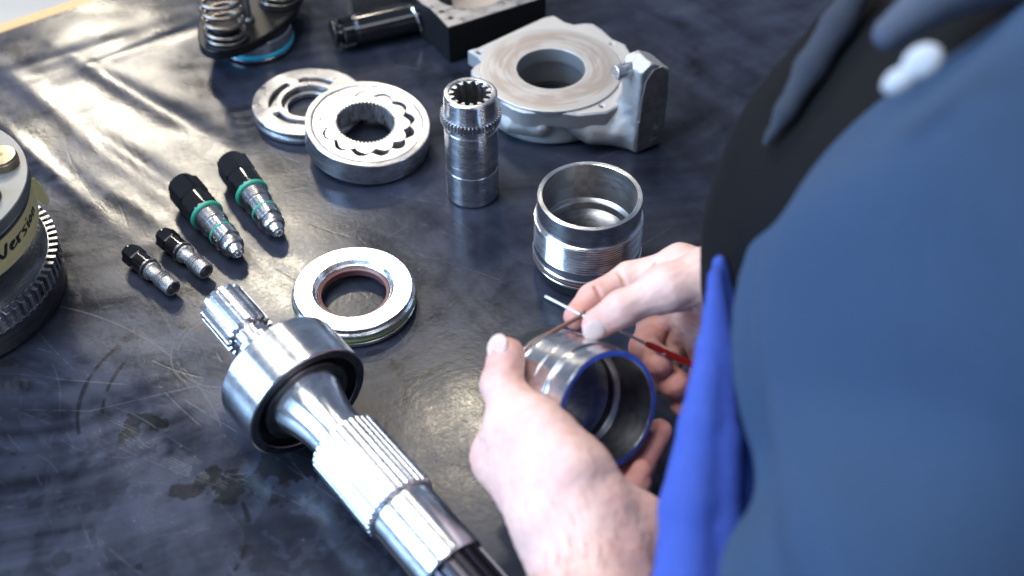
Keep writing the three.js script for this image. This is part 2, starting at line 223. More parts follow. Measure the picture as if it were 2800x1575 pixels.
  const col = texture(S, S, (x, y) => { const i = y * S + x, k = lerp(soil[i], smooth(0.12, 0.85, soil[i]), 0.3), o = oil[i], d = dust[i]; const o1 = 1 - 0.85 * o, m = (a, b, z) => lerp(lerp(a, b, k) * o1 + 0.004 * o, z, d * 0.5) * 255; return [m(0.003, 0.034, 0.09), m(0.003, 0.039, 0.097), m(0.004, 0.060, 0.115)].map((c) => (c / 255 <= 0.0031308 ? c / 255 * 12.92 : 1.055 * (c / 255) ** (1 / 2.4) - 0.055)); }, true);
  const rough = texture(S, S, (x, y) => { const i = y * S + x; return clamp(0.10 + 0.20 * soil[i] + 0.2 * dust[i] + 0.12 * cut[i] - 0.02 * oil[i] + (vn(x * 0.6, y * 0.6) - 0.5) * 0.06); });
  const bump = texture(S, S, (x, y) => { const i = y * S + x; return clamp(0.5 + (fbm(x * 0.25, y * 0.25, 3) - 0.5) * 0.12 + (fbm(x * 0.025, y * 0.025, 2) - 0.5) * 0.3 - 0.35 * cut[i] + 0.08 * dust[i]); });
  const rm = mesh('rubber_mat', g, phys({ color: 0xffffff, map: col, roughness: 1, roughnessMap: rough, bumpMap: bump, bumpScale: 0.00030, specularIntensity: 0.38 }));
  tag(rm, 'black scuffed rubber mat covering the workbench', 'mat');
}

// ---------------------------------------------------------------- signed-distance shapes, meshed by surface nets
function smin(a, b, k) { const h = Math.max(k - Math.abs(a - b), 0) / k; return Math.min(a, b) - h * h * k * 0.25; }
function cone(a, b, ra, rb) { const dx = b[0] - a[0], dy = b[1] - a[1], dz = b[2] - a[2], L = dx * dx + dy * dy + dz * dz || 1e-9; return (x, y, z) => { const px = x - a[0], py = y - a[1], pz = z - a[2]; let t = (px * dx + py * dy + pz * dz) / L; t = t < 0 ? 0 : t > 1 ? 1 : t; const ex = px - dx * t, ey = py - dy * t, ez = pz - dz * t; return Math.sqrt(ex * ex + ey * ey + ez * ez) - (ra + (rb - ra) * t); }; }
function nets(f, lo, hi, cell, color) {
  const n = [0, 1, 2].map((k) => Math.ceil((hi[k] - lo[k]) / cell) + 1), [nx, ny, nz] = n, D = new Float32Array(nx * ny * nz), at = (i, j, k) => (k * ny + j) * nx + i;
  for (let k = 0; k < nz; k++) for (let j = 0; j < ny; j++) for (let i = 0; i < nx; i++) D[at(i, j, k)] = f(lo[0] + i * cell, lo[1] + j * cell, lo[2] + k * cell);
  const id = new Int32Array(nx * ny * nz).fill(-1), pos = [], idx = [];
  for (let k = 0; k < nz - 1; k++) for (let j = 0; j < ny - 1; j++) for (let i = 0; i < nx - 1; i++) {
    let c = 0, sx = 0, sy = 0, sz = 0, inside = 0; const v = [];
    for (let q = 0; q < 8; q++) { const d = D[at(i + (q & 1), j + (q >> 1 & 1), k + (q >> 2))]; v.push(d); if (d < 0) inside++; }
    if (!inside || inside === 8) continue;
    for (let a = 0; a < 8; a++) for (const b of [a | 1, a | 2, a | 4]) if (b !== a && (v[a] < 0) !== (v[b] < 0)) { const t = v[a] / (v[a] - v[b]); sx += lerp(a & 1, b & 1, t); sy += lerp(a >> 1 & 1, b >> 1 & 1, t); sz += lerp(a >> 2, b >> 2, t); c++; }
    id[at(i, j, k)] = pos.length / 3; pos.push(lo[0] + (i + sx / c) * cell, lo[1] + (j + sy / c) * cell, lo[2] + (k + sz / c) * cell);
  }
  const quad = (a, b, c, d, flip) => { if (a < 0 || b < 0 || c < 0 || d < 0) return; flip ? idx.push(a, c, b, a, d, c) : idx.push(a, b, c, a, c, d); };
  for (let k = 1; k < nz - 1; k++) for (let j = 1; j < ny - 1; j++) for (let i = 1; i < nx - 1; i++) {
    const s = D[at(i, j, k)] < 0;
    if (s !== D[at(i + 1, j, k)] < 0) quad(id[at(i, j - 1, k - 1)], id[at(i, j, k - 1)], id[at(i, j, k)], id[at(i, j - 1, k)], !s);
    if (s !== D[at(i, j + 1, k)] < 0) quad(id[at(i - 1, j, k - 1)], id[at(i - 1, j, k)], id[at(i, j, k)], id[at(i, j, k - 1)], !s);
    if (s !== D[at(i, j, k + 1)] < 0) quad(id[at(i - 1, j - 1, k)], id[at(i, j - 1, k)], id[at(i, j, k)], id[at(i - 1, j, k)], !s);
  }
  const N = pos.length / 3, nrm = new Float32Array(pos.length), uv = new Float32Array(N * 2), e = cell * 0.6, col = color && new Float32Array(pos.length);
  for (let i = 0; i < N; i++) {
    let x = pos[i * 3], y = pos[i * 3 + 1], z = pos[i * 3 + 2], gx, gy, gz, l;
    for (let s = 0; s < 2; s++) { gx = f(x + e, y, z) - f(x - e, y, z); gy = f(x, y + e, z) - f(x, y - e, z); gz = f(x, y, z + e) - f(x, y, z - e); l = Math.hypot(gx, gy, gz) || 1; if (!s) { const d = clamp(f(x, y, z), -cell, cell); x -= gx / l * d; y -= gy / l * d; z -= gz / l * d; } }
    pos[i * 3] = x; pos[i * 3 + 1] = y; pos[i * 3 + 2] = z; nrm[i * 3] = gx / l; nrm[i * 3 + 1] = gy / l; nrm[i * 3 + 2] = gz / l;
    uv[i * 2] = x * 10 + y * 4; uv[i * 2 + 1] = z * 10 - y * 7;
    if (col) { const c = color(x, y, z); col[i * 3] = c[0]; col[i * 3 + 1] = c[1]; col[i * 3 + 2] = c[2]; }
  }
  const g = new THREE.BufferGeometry(); g.setAttribute('position', new THREE.Float32BufferAttribute(pos, 3)); g.setAttribute('normal', new THREE.BufferAttribute(nrm, 3)); g.setAttribute('uv', new THREE.BufferAttribute(uv, 2)); if (col) g.setAttribute('color', new THREE.BufferAttribute(col, 3)); g.setIndex(idx);
  return g;
}

// ---------------------------------------------------------------- parts on the bench
// drum with clutch teeth and masking tape
{
  const t = thing('gear_drum', 'large steel drum with a toothed rim and handwritten masking tape round it', 'gear drum');
  t.position.set(-0.377, 0, 0.006);
  mesh('base_ring', lathe([[60, 0], [74, 0], [74, 18], [60, 18]], { seg: 160 }), M.dark, t);
  mesh('toothed_rim', prism(teeth(76, 70.0, 75.8, 0.52, 0.42), [ring(64, 96)], 18, 31, 0.2), M.flatSteel, t);
  mesh('hub', lathe([[69.5, 18], [69.5, 32], [68, 33], [66.6, 36], [65.8, 42], [66.4, 48], [68.5, 53.5], [69.6, 55], [69.6, 78.5], [66, 79], [66, 83], [40, 83]], { seg: 160, crease: 0.7 }), M.dark, t);
  mesh('upper_ring', lathe([[60, 80.5], [70.2, 80.5], [70.2, 83], [67, 83.5], [67, 84.5]], { seg: 160 }), M.dull, t);
  mesh('top_disc', lathe([[60, 84.5], [73, 84.5], [73, 93], [0.1, 93]], { seg: 160, bevel: 0.6 }), phys({ color: rgb(0.17, 0.173, 0.18), metalness: 0.7, roughness: 0.62, roughnessMap: rep(smudge, 10) }), t);
  for (const [x, z, r, m] of [[52, -25.5, 11, M.brass], [55, 7, 6, M.brown], [20, -50, 11, M.brass]]) { const n = mesh('brass_stud', lathe([[r, 93], [r, 97.5], [r * 0.93, 98], [r * 0.93, 99.5], [r * 0.3, 100], [0.1, 99.6]], { seg: 48 }), m, t); n.position.set(x * MM, 0, z * MM); }
  // tape: printed strip, the word as written in marker
  const W = 1024, H = 256, cv = document.createElement('canvas'); cv.width = W; cv.height = H; const c = cv.getContext('2d');
  c.fillStyle = '#cfc08a'; c.fillRect(0, 0, W, H);
  for (let i = 0; i < 5000; i++) { c.fillStyle = `rgba(${rnd() < 0.5 ? '120,105,60' : '225,215,170'},${0.05 + rnd() * 0.12})`; c.fillRect(rnd() * W, rnd() * H, 2 + rnd() * 6, 1 + rnd() * 4); }
  c.strokeStyle = 'rgba(226,210,150,0.9)'; c.lineWidth = 7; c.beginPath(); c.moveTo(0, 178); c.lineTo(W, 172); c.stroke();
  c.strokeStyle = '#171310'; c.lineWidth = 15; c.lineCap = c.lineJoin = 'round';
  const X0 = 345, pen = (pts) => { pts = pts.map(([x, y]) => [X0 + 46 + (x - X0) * 0.60, y + 4]); c.beginPath(); c.moveTo(...pts[0]); for (let i = 1; i < pts.length; i++) { const m = [(pts[i][0] + (pts[i + 1] ?? pts[i])[0]) / 2, (pts[i][1] + (pts[i + 1] ?? pts[i])[1]) / 2]; c.quadraticCurveTo(...pts[i], ...m); } c.stroke(); };
  pen([[X0, 70], [X0 + 18, 110], [X0 + 34, 150], [X0 + 48, 140], [X0 + 62, 100], [X0 + 76, 56]]);
  pen([[X0 + 98, 118], [X0 + 128, 108], [X0 + 134, 84], [X0 + 112, 80], [X0 + 98, 110], [X0 + 106, 142], [X0 + 132, 140], [X0 + 146, 126]]);
  pen([[X0 + 160, 84], [X0 + 168, 142]]); pen([[X0 + 165, 104], [X0 + 178, 84], [X0 + 198, 84]]);
  pen([[X0 + 252, 84], [X0 + 224, 84], [X0 + 220, 102], [X0 + 246, 116], [X0 + 250, 136], [X0 + 220, 142]]);
  pen([[X0 + 282, 88], [X0 + 288, 140]]); pen([[X0 + 279, 58], [X0 + 280, 60]]);
  pen([[X0 + 328, 86], [X0 + 308, 104], [X0 + 318, 136], [X0 + 344, 130], [X0 + 346, 100], [X0 + 326, 86]]);
  pen([[X0 + 370, 90], [X0 + 376, 140]]); pen([[X0 + 374, 108], [X0 + 392, 86], [X0 + 406, 100], [X0 + 410, 140]]);
  const tx = new THREE.CanvasTexture(cv); tx.colorSpace = THREE.SRGBColorSpace;
  const a0 = -1.15, a1 = 1.75, g = new THREE.CylinderGeometry(70.2 * MM, 70.0 * MM, 22.5 * MM, 120, 6, true, a0, a1 - a0), gp = g.attributes.position;
  g.translate(0, 66.8 * MM, 0);
  const tape = mesh('tape', g, phys({ map: tx, roughness: 0.7, side: THREE.DoubleSide, bumpMap: rep(speck, 6, 2), bumpScale: 0.0002 }), t);
  tape.rotation.y = Math.PI * 0.34;
  const flap = [[0.0702, 0.078], [0.0735, 0.077], [0.0765, 0.069], [0.0778, 0.058], [0.0760, 0.052], [0.0725, 0.056], [0.0704, 0.06]];
  const fs = new THREE.Shape(flap.map((p) => new THREE.Vector2(...p)));
  const fl = new THREE.ExtrudeGeometry(fs, { depth: 0.0005, bevelEnabled: false, curveSegments: 6 }); fl.rotateY(0.42);
  mesh('tape_end', fl, phys({ color: rgb(0.58, 0.53, 0.27), roughness: 0.7 }), t);
}

// cartridge valves
function bigValve(label, from, to) {
  const t = thing('cartridge_valve', label, 'valve', 'large cartridge valves with green seals'); aim(t, from, to);
  const hex = (n, r, y0, y1) => prism(ring(r, n), [], y0, y1, 1.6);
  const cap = mesh('hex_cap', [hex(6, 12.6, 0, 20), lathe([[0.1, 1], [10, -2], [10.6, 1]], { seg: 48 })], M.black, t);
  mesh('collar', lathe([[11.4, 20], [11.9, 20.5], [11.9, 34], [11.3, 36.5], [8, 36.5]], { seg: 64, bevel: 0.8 }), M.black, cap);
  mesh('seal_ring', torus(10.6, 1.9, 37.4), M.green, t);
  mesh('thread', lathe([[9, 37], ...Array.from({ length: 6 }, (_, i) => [[10.4, 39.0 + i * 1.9], [10.4, 39.5 + i * 1.9], [9.2, 40.2 + i * 1.9], [9.2, 40.4 + i * 1.9]]).flat(), [9.2, 50.5], [8, 50.5]], { seg: 64, bevel: 0 }), M.dull, t);
  mesh('sleeve', lathe([[7, 50], [9.3, 50], [9.3, 58.6], [8.6, 58.8], [8.6, 60.2], [9.3, 60.4], [9.3, 68], [7, 68]], { seg: 64 }), M.fine, t);
  mesh('thin_seal', torus(8.9, 0.9, 59.5), M.green, t);
  mesh('nose', lathe([[6, 67.5], [7.2, 68.5], [7.4, 70.5], [8.0, 71.2], [8.3, 74.5], [7.4, 77.4], [5.6, 77.8], [5.6, 78]], { seg: 24, crease: 0.3 }), M.dull, t);
  mesh('tip', lathe([[5.7, 77], [5.5, 79], [4.5, 82.8], [3.4, 83], [3.2, 79], [0.1, 78.5]], { seg: 40 }), M.fine, t);
  return t;
}
bigValve('black capped cartridge valve with green seals lying beside the leaning pump ring', [-0.2069, 0.0136, -0.1163], [-0.163, 0.0090, -0.0458]);
bigValve('black capped cartridge valve with green seals lying between a twin and the small valves', [-0.2381, 0.0136, -0.0906], [-0.1879, 0.0090, -0.0248]);
function smallValve(label, from, to) {
  const t = thing('small_valve', label, 'valve', 'small black and grey valves'); aim(t, from, to);
  const cap = mesh('hex_cap', [lathe([[0.1, 0], [4.6, 0], [5.2, 0.6], [5.2, 3], [6, 3]], { seg: 32 }), prism(ring(7.9, 6), [], 3, 13, 0.9)], M.black, t);
  mesh('collar', lathe([[6.2, 12.8], [6.6, 13], [6.9, 14], [6.9, 23.5], [5, 23.8]], { seg: 48 }), M.black, cap);
  mesh('washer', lathe([[5, 23.4], [7.6, 23.4], [7.6, 25], [5, 25]], { seg: 48 }), M.dull, t);
  mesh('seal_ring', torus(6.3, 1.0, 26.1), M.blackMatt, t);
  mesh('body', drill(lathe([[0, 27], [6.9, 27], [6.9, 28.6], [5.3, 30.8], [5.1, 36.5], [5.6, 37.2], ...Array.from({ length: 3 }, (_, i) => [[6.0, 37.4 + i * 2], [6.0, 37.9 + i * 2], [5.1, 38.5 + i * 2], [5.1, 38.8 + i * 2]]).flat(), [5.9, 43.6], [6.0, 51.2], [5.5, 52], [4.2, 52], [4.0, 46], [0, 46]], { seg: 48, bevel: 0.15 }), [[-0.0039, 0.0335, 0.0034, 0.0011, 0.0062, 0.72]]), M.grey, t);
  return t;
}
smallValve('small black and grey valve lying between its twin and the large cartridge valves', [-0.2453, 0.0084, -0.0451], [-0.2067, 0.0062, -0.008]);
smallValve('small black and grey valve lying on the side of the toothed drum', [-0.2653, 0.0084, -0.0281], [-0.227, 0.0062, 0.0073]);

// port plate and the pump ring that leans on it
{
  const t = thing('port_plate', 'flat grey steel port plate with curved slots lying under the edge of the pump ring', 'port plate'); t.position.set(-0.1602, 0, -0.199);
  const slot = (a0, a1, r = 28, w = 2.7) => { const p = []; for (let i = 0; i <= 24; i++) { const a = lerp(a0, a1, i / 24) * Math.PI / 180; p.push([(r + w) * Math.cos(a), (r + w) * Math.sin(a)]); } for (let i = 24; i >= 0; i--) { const a = lerp(a0, a1, i / 24) * Math.PI / 180; p.push([(r - w) * Math.cos(a), (r - w) * Math.sin(a)]); } return p; };
  mesh('slotted_face', prism(ring(43.6, 128), [ring(20.5, 96), slot(55, 112), slot(130, 196), slot(213, 275), slot(292, 395)], 5.4, 9.5, 0.5), M.grey, t);
  mesh('flange', lathe([[19, 0], [43.6, 0], [43.6, 3.4], [42, 3.6], [42, 5.4], [33, 5.4]], { seg: 128 }), M.grey, t);
  mesh('bore_step', lathe([[33, 4.4], [16.8, 4.4], [16.8, 0.2], [20, 0.2]], { seg: 96 }), M.dull, t);
  mesh('oil_notch', prism([[-0, -2], [7, -3], [7, 3], [-0, 2]].map(([x, y]) => { const a = 121 * Math.PI / 180, X = 26 + x, c = Math.cos(a), s = Math.sin(a); return [X * c - y * s, X * s + y * c]; }), [], 9.4, 9.9, 0.1), M.flatSteel, t);
}
const lean = new THREE.Quaternion().setFromUnitVectors(new THREE.Vector3(0, 1, 0), new THREE.Vector3(0.1375 * 0.78, 0.9905, 0.1375 * 0.62).normalize());
const pumpAt = [-0.1101, 0.0066, -0.1515];
const leaning = (t) => { t.position.set(...pumpAt); t.quaternion.copy(lean); return t; };
{
  const t = leaning(thing('pump_ring', 'thick polished steel ring leaning on the port plate, holding the lobed rotors', 'pump ring'));
  mesh('ring_wall', lathe([[41.0, 0], [46.6, 0], [46.6, 19], [42.2, 19], [41.0, 18.2], [41.0, 0]], { seg: 160, bevel: 0.5 }), M.ground, t);
  const o = leaning(thing('outer_rotor', 'flat bright steel outer rotor with a scalloped opening, inside the pump ring', 'rotor'));
  mesh('rotor_body', prism(ring(40.85, 160), [wave(13, 33.95, 2.1, 2.7, 720, 0.5)], 0.2, 18.4, 0.15), M.lapped, o);
  const i = leaning(thing('inner_rotor', 'bright steel inner rotor with lobes and a finely toothed bore', 'rotor'));
  mesh('rotor_body', prism(wave(12, 31.3, 2.1, 2.7, 720, 0.55).map(([x, y]) => [x + 1.95 * Math.cos(2.7), y + 1.95 * Math.sin(2.7)]), [teeth(48, 22.9, 21.4, 0.5, 0.25).map(([x, y]) => [x - 1.8, y + 0.8])], 0.3, 18.5, 0.12), M.lapped, i);
}

// splined sleeve
{
  const t = thing('splined_sleeve', 'upright steel sleeve with internal splines and a ring of small outer teeth', 'sleeve'); t.position.set(-0.0287, 0, -0.1009);
  mesh('tube', lathe([[16, 0], [19.0, 0], [19.0, 25.5], [18.5, 25.8], [18.5, 33.6], [19.0, 34], [19.0, 61], [18.4, 61.6], [18.4, 66.5], [19.2, 67], [19.2, 73], [18.9, 75.5], [18.7, 76.2], [18.7, 88], [17.6, 89], [15.0, 89], [14.8, 86.5]], { seg: 128, bevel: 0.3 }), M.ground, t);
  mesh('inner_spline', prism(ring(15.3, 128), [teeth(14, 14.6, 11.4, 0.35, 0.32)], 2, 88, 0.15), M.fine, t);
  mesh('matt_band', lathe([[18.52, 26], [18.62, 26.1], [18.62, 33.4], [18.52, 33.5]], { seg: 128, bevel: 0 }), M.dull, t);
  mesh('toothed_ring', prism(teeth(48, 19.4, 21.4, 0.5, 0.3), [ring(18.5, 64)], 67, 73.2, 0.3), M.dull, t);
}

// cups: one standing, one in the hands
const CUPO = [0.0186, 0.0524, 0.1326];
function cup(name, label, scale, grooves, back = 0, fat = 1) {
  const t = thing(name, label, 'piston cup'), k = (p) => p.map(([r, y]) => [r * scale, y * scale]);
  const g = grooves ? Array.from({ length: 11 }, (_, i) => [[36.6, 24 + i * 2.05], [36.6, 25.0 + i * 2.05], [35.5, 25.3 + i * 2.05], [35.5, 25.7 + i * 2.05]]).flat() : [[36.4, 24], [36.4, 34], [36.2, 34.2], [36.2, 46]];
  const wall = lathe(k([[31.9, 10], [36.4, 10], [37.3, 11], [37.3, 12.6], [35.4, 12.8], [35.4, 15.8], [37.3, 16], [37.3, 17.6], [36.8, 18.2], [36.4, 18.4], [36.4, 23.6], ...g, [36.2, 46.6], [34.7, 47.2], [34.7, 63], [31.4, 63], [31.2, 62.4], [31.9, 62.2], [31.9, 10]]), { seg: 160, bevel: 0.3 });
  mesh('wall', drill(wall, [0.55, 2.4, 4.4].map((a) => [Math.cos(a) * 0.0358 * scale, 0.0212 * scale, Math.sin(a) * 0.0358 * scale, 0.0014 * scale, 0.0056 * scale, -a])), M.fine, t);
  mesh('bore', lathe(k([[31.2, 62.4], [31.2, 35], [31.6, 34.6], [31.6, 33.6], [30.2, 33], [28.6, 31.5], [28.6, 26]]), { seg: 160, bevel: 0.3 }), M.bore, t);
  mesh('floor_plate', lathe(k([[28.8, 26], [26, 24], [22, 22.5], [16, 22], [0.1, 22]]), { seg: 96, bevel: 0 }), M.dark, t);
  mesh('stud', lathe(k([[2.6, 22], [2.6, 24], [1.4, 24.2], [1.4, 23]]), { seg: 24, bevel: 0.1 }), M.dull, t).position.set(0, 0, -0.019 * scale);
  const foot = lathe(k([[20, -back], [33.5 * fat, -back], [34.3 * fat, 3 - back], [34.3 * fat, 7], [33.5 * fat, 10.5], [20, 10.5]]), { seg: 120, bevel: 0.5 }), p = foot.attributes.position;
  for (let i = 0; i < p.count; i++) { const x = p.getX(i), z = p.getZ(i), y = p.getY(i), a = Math.atan2(z, x), q = 1 + (fbm(Math.cos(a) * 9 + 40, Math.sin(a) * 9 + y * 300, 3) - 0.5) * 0.09; p.setX(i, x * q); p.setZ(i, z * q); }
  mesh('foot', foot, M.rubber, t);
  return t;
}
{
  const t = cup('piston_cup', 'upright steel cup with a ribbed lower wall standing behind the hands', 1, true); t.position.set(0.0512, 0, -0.0235); t.rotation.y = 1.55;
  mesh('seal_ring', torus(35.7, 1.6, 14.3, 128), M.brown, t);
  const h = cup('piston_cup', 'smooth steel cup held in the hands with its opening towards the worker', 0.95, false, 4, 1.05);
  aim(h, CUPO, [CUPO[0] + 0.5534, CUPO[1] + 0.4735, CUPO[2] + 0.6853]);
}

// aluminium seal carrier
{
  const t = thing('seal_carrier', 'pale aluminium ring with a green outer seal and a brown lip seal in its bore', 'seal ring'); t.position.set(-0.1053, 0, 0.0135);
  mesh('ring_body', lathe([[27, 0], [40.6, 0], [41, 0.4], [41, 3], [38.6, 3.3], [38.6, 7.2], [41.2, 7.5], [41.2, 9.4], [40.4, 10.2], [39.6, 10.6], [39.3, 11], [39.2, 14], [26.9, 14], [25.4, 11.2], [24.1, 10.9], [24.0, 8], [27, 0]], { seg: 160, bevel: 0.4 }), M.alu, t);
  mesh('outer_seal', torus(39.4, 2.0, 5.3, 128), M.oliveGreen, t);
  mesh('lip_seal', lathe([[24.6, 7.5], [23.9, 9.8], [23.1, 10.1], [22.5, 9.3], [21.7, 9.1], [21.5, 8], [22.3, 6.8], [22.6, 3], [24.6, 2.5]], { seg: 128, bevel: 0.2 }), M.lip, t);
}

// shaft with its bearing
{
  const t = thing('drive_shaft', 'polished splined steel drive shaft lying with a large ball bearing pressed on it', 'drive shaft');
  aim(t, [-0.1800, 0.0445, 0.0579], [-0.1287, 0.0396, 0.1203]);
  mesh('far_spline', prism(teeth(16, 12.9, 15.4, 0.30, 0.52), [], 0, 33, 0.5), M.fine, t);
  mesh('neck', lathe([[11.5, 30], [11.5, 44], [12.2, 45], [16.6, 45.5], [16.8, 46], [16.8, 53], [18.5, 53.5], [18.5, 66]], { seg: 96 }), M.fine, t);
  mesh('flared_body', lathe([[20, 92], [24, 95], [24, 97], [22.6, 99.5], [20.2, 105], [18.2, 112], [17.0, 119], [16.6, 126], [16.6, 134], [19, 135]], { seg: 128, crease: 0.9 }), M.fine, t);
  const sp = []; for (let i = 0; i < 30; i++) for (let k = 0; k < 8; k++) { const a = (i + k / 8) / 30 * 2 * Math.PI, r = 20.3 + 1.75 * Math.pow(Math.abs(Math.sin(k / 8 * Math.PI)), 0.45); sp.push([r * Math.cos(a), r * Math.sin(a)]); }
  mesh('middle_spline', prism(sp, [], 134, 189, 1.0), M.ground, t);
  mesh('journal', lathe([[18.6, 187], [18.4, 189.6], [19.4, 190.4], [19.6, 192], [19.6, 234], [19, 236], [15, 237]], { seg: 128 }), M.fine, t);
  mesh('end_spline', prism(teeth(16, 15.2, 18.3, 0.5, 0.36), [], 236.5, 285, 0.8), M.blackSteel, t);
  const b = new THREE.Group(); b.name = 'bearing'; t.add(b);
  mesh('outer_race', lathe([[33.4, 65], [38, 65], [39.2, 66], [39.2, 97], [38.4, 98], [33.6, 98], [33.2, 96], [33.2, 65]], { seg: 160, bevel: 0.6 }), M.fine, b);
  mesh('outer_face', lathe([[38.2, 98.02], [38.0, 98.15], [34.0, 98.15], [33.8, 98.02]], { seg: 160, bevel: 0 }), M.dark, b);
  mesh('inner_race', lathe([[18, 65], [25, 65], [25, 90], [28.3, 92], [28.3, 95], [27.6, 96.4], [24.2, 96.8], [23.8, 95]], { seg: 128 }), M.dark, b);
  mesh('cage', lathe([[26, 88], [30, 88], [33.3, 89.5], [33.3, 91], [31, 91.6], [30.6, 90.5], [26, 90]], { seg: 128 }), M.blackMatt, b);
  mesh('rear_cover', lathe([[18, 66.5], [33.4, 66.5], [33.4, 68], [18, 68]], { seg: 96 }), M.dark, b);
}

// spring and piston assembly at the back
{
  const t = thing('spring_assembly', 'piston with a turquoise seal carrying a black plate and bronze coloured coil springs', 'spring assembly'); t.position.set(-0.2147, 0, -0.2922);
  mesh('piston', lathe([[0.1, 0], [29.6, 0], [30.4, 0.8], [30.4, 3], [29, 3.2], [29, 6.8], [30.4, 7], [30.4, 18], [10, 18]], { seg: 128 }), M.fine, t);
  mesh('seal_ring', lathe([[29, 2.9], [30.7, 3.2], [31.1, 5], [30.7, 6.8], [29, 7.1]], { seg: 128, bevel: 0, crease: 1.2 }), M.cyan, t);
  const out = [[-36, -42], [-25, -50], [-8, -46], [8, -34], [22, -16], [31, 2], [35, 25], [35, 55], [20, 70], [-20, 66], [-40, 40], [-44, 0], [-41, -28]];
  const sm = new THREE.CatmullRomCurve3(out.map(([x, y]) => new THREE.Vector3(x, y, 0)), true, 'centripetal').getPoints(96).slice(0, -1).map((p) => [p.x, p.y]);
  mesh('plate', prism(sm, [], 17, 26, 1.0), M.blackMatt, t);
  const coil = (x, z, y0, turns) => { const pts = []; for (let i = 0; i <= turns * 20; i++) { const a = i / 20 * 2 * Math.PI, u = i / 20; pts.push([x + 0.0155 * Math.cos(a), y0 + 0.0018 + (u < 1 ? u * 0.0042 : 0.0042 + (u - 1) * 0.0093), z + 0.0155 * Math.sin(a)]); } return tube(pts, 0.00185, turns * 40, false, 12); };
  mesh('coil_spring', coil(-0.0163, 0.0330, 0.0275, 7), M.spring, t); mesh('spring_seat', lathe([[0.1, 26], [18.4, 26], [18.4, 28.4], [12, 28.6], [12, 40], [9, 41], [0.1, 41]], { seg: 64 }), M.blackMatt, t).position.set(-0.0163, 0, 0.0330);
  mesh('coil_spring', coil(0.019, -0.0240, 0.0275, 7), M.spring, t); mesh('spring_seat', lathe([[0.1, 26], [18.4, 26], [18.4, 28.4], [12, 28.6], [12, 40], [0.1, 40]], { seg: 64 }), M.blackMatt, t).position.set(0.019, 0, -0.0240);
  mesh('guide_rod', lathe([[6.5, 26], [6.5, 29], [4.6, 30], [4.6, 90], [0.1, 90]], { seg: 40 }), M.dull, t).position.set(-0.0043, 0, 0.0050);
}

// black solenoid tube and the block it belongs beside
{
  const t = thing('solenoid_tube', 'glossy black ribbed solenoid tube lying on the mat with a metal clip', 'solenoid'); aim(t, [-0.1493, 0.0136, -0.2843], [-0.079, 0.0136, -0.3135]);
  mesh('end_flange', lathe([[0.1, 0], [10.8, 0], [11.4, 0.6], [11.4, 2.2], [8.4, 3.4], [8, 4], [8, 9]], { seg: 64 }), M.black, t);
  mesh('knurled_ring', prism(teeth(34, 11.3, 12.5, 0.5, 0.36), [], 8, 17.5, 0.6), M.black, t);
  mesh('barrel', lathe([[11, 17.4], [12.4, 17.6], [12.4, 19.5], [13.2, 20.2], [13.4, 21], [13.4, 104], [0.1, 104]], { seg: 80 }), M.black, t);
  const arc = Array.from({ length: 16 }, (_, i) => { const a = -1.9 + i * 0.19; return [0.0141 * Math.sin(a + 1.2), 0.069 + i * 0.0006, 0.0141 * Math.cos(a + 1.2)]; });
  const clip = mesh('clip', tube(arc, 0.0016, 40), M.fine, t); mesh('clip_knob', new THREE.SphereGeometry(0.0034, 20, 14).translate(...arc[15]), M.fine, clip);
  const b = thing('housing_block', 'black housing block with a bare machined top face, bore and screw holes', 'housing'); b.position.set(-0.0515, 0, -0.264); b.rotation.y = Math.atan2(0.497, 0.868);
  const out = [[0, 0], [92, 0], [92, 90], [-3, 90], [-3, 44], [0, 33]], bore = Array.from({ length: 64 }, (_, i) => { const a = i / 64 * 2 * Math.PI; return [44 + 33 * Math.cos(a), 42 + 29 * Math.sin(a)]; });
  mesh('body', prism(out, [bore], 0, 33.4, 0.6), M.blackMatt, b);
  mesh('top_face', prism(out, [bore, ring(2.4, 24, 8, 11), ring(2.4, 24, 6, 23)], 33.4, 34.2, 0.15), M.grey, b);
  mesh('bore_floor', lathe([[34, 20], [20, 17], [0.1, 17]].map(([r, y]) => [r, y]), { seg: 48, bevel: 0 }), M.machined, b).position.set(0.044, 0, -0.042);
  const k = thing('metal_bracket', 'small grey metal bracket behind the black solenoid tube', 'bracket'); k.position.set(-0.117, 0, -0.335); k.rotation.y = 0.4;
  mesh('plate', new RoundedBoxGeometry(0.05, 0.03, 0.018, 2, 0.002).translate(0, 0.015, 0), M.machined, k); mesh('knob', new THREE.CylinderGeometry(0.006, 0.006, 0.014, 24).translate(-0.012, 0.037, 0), M.black, k);
}

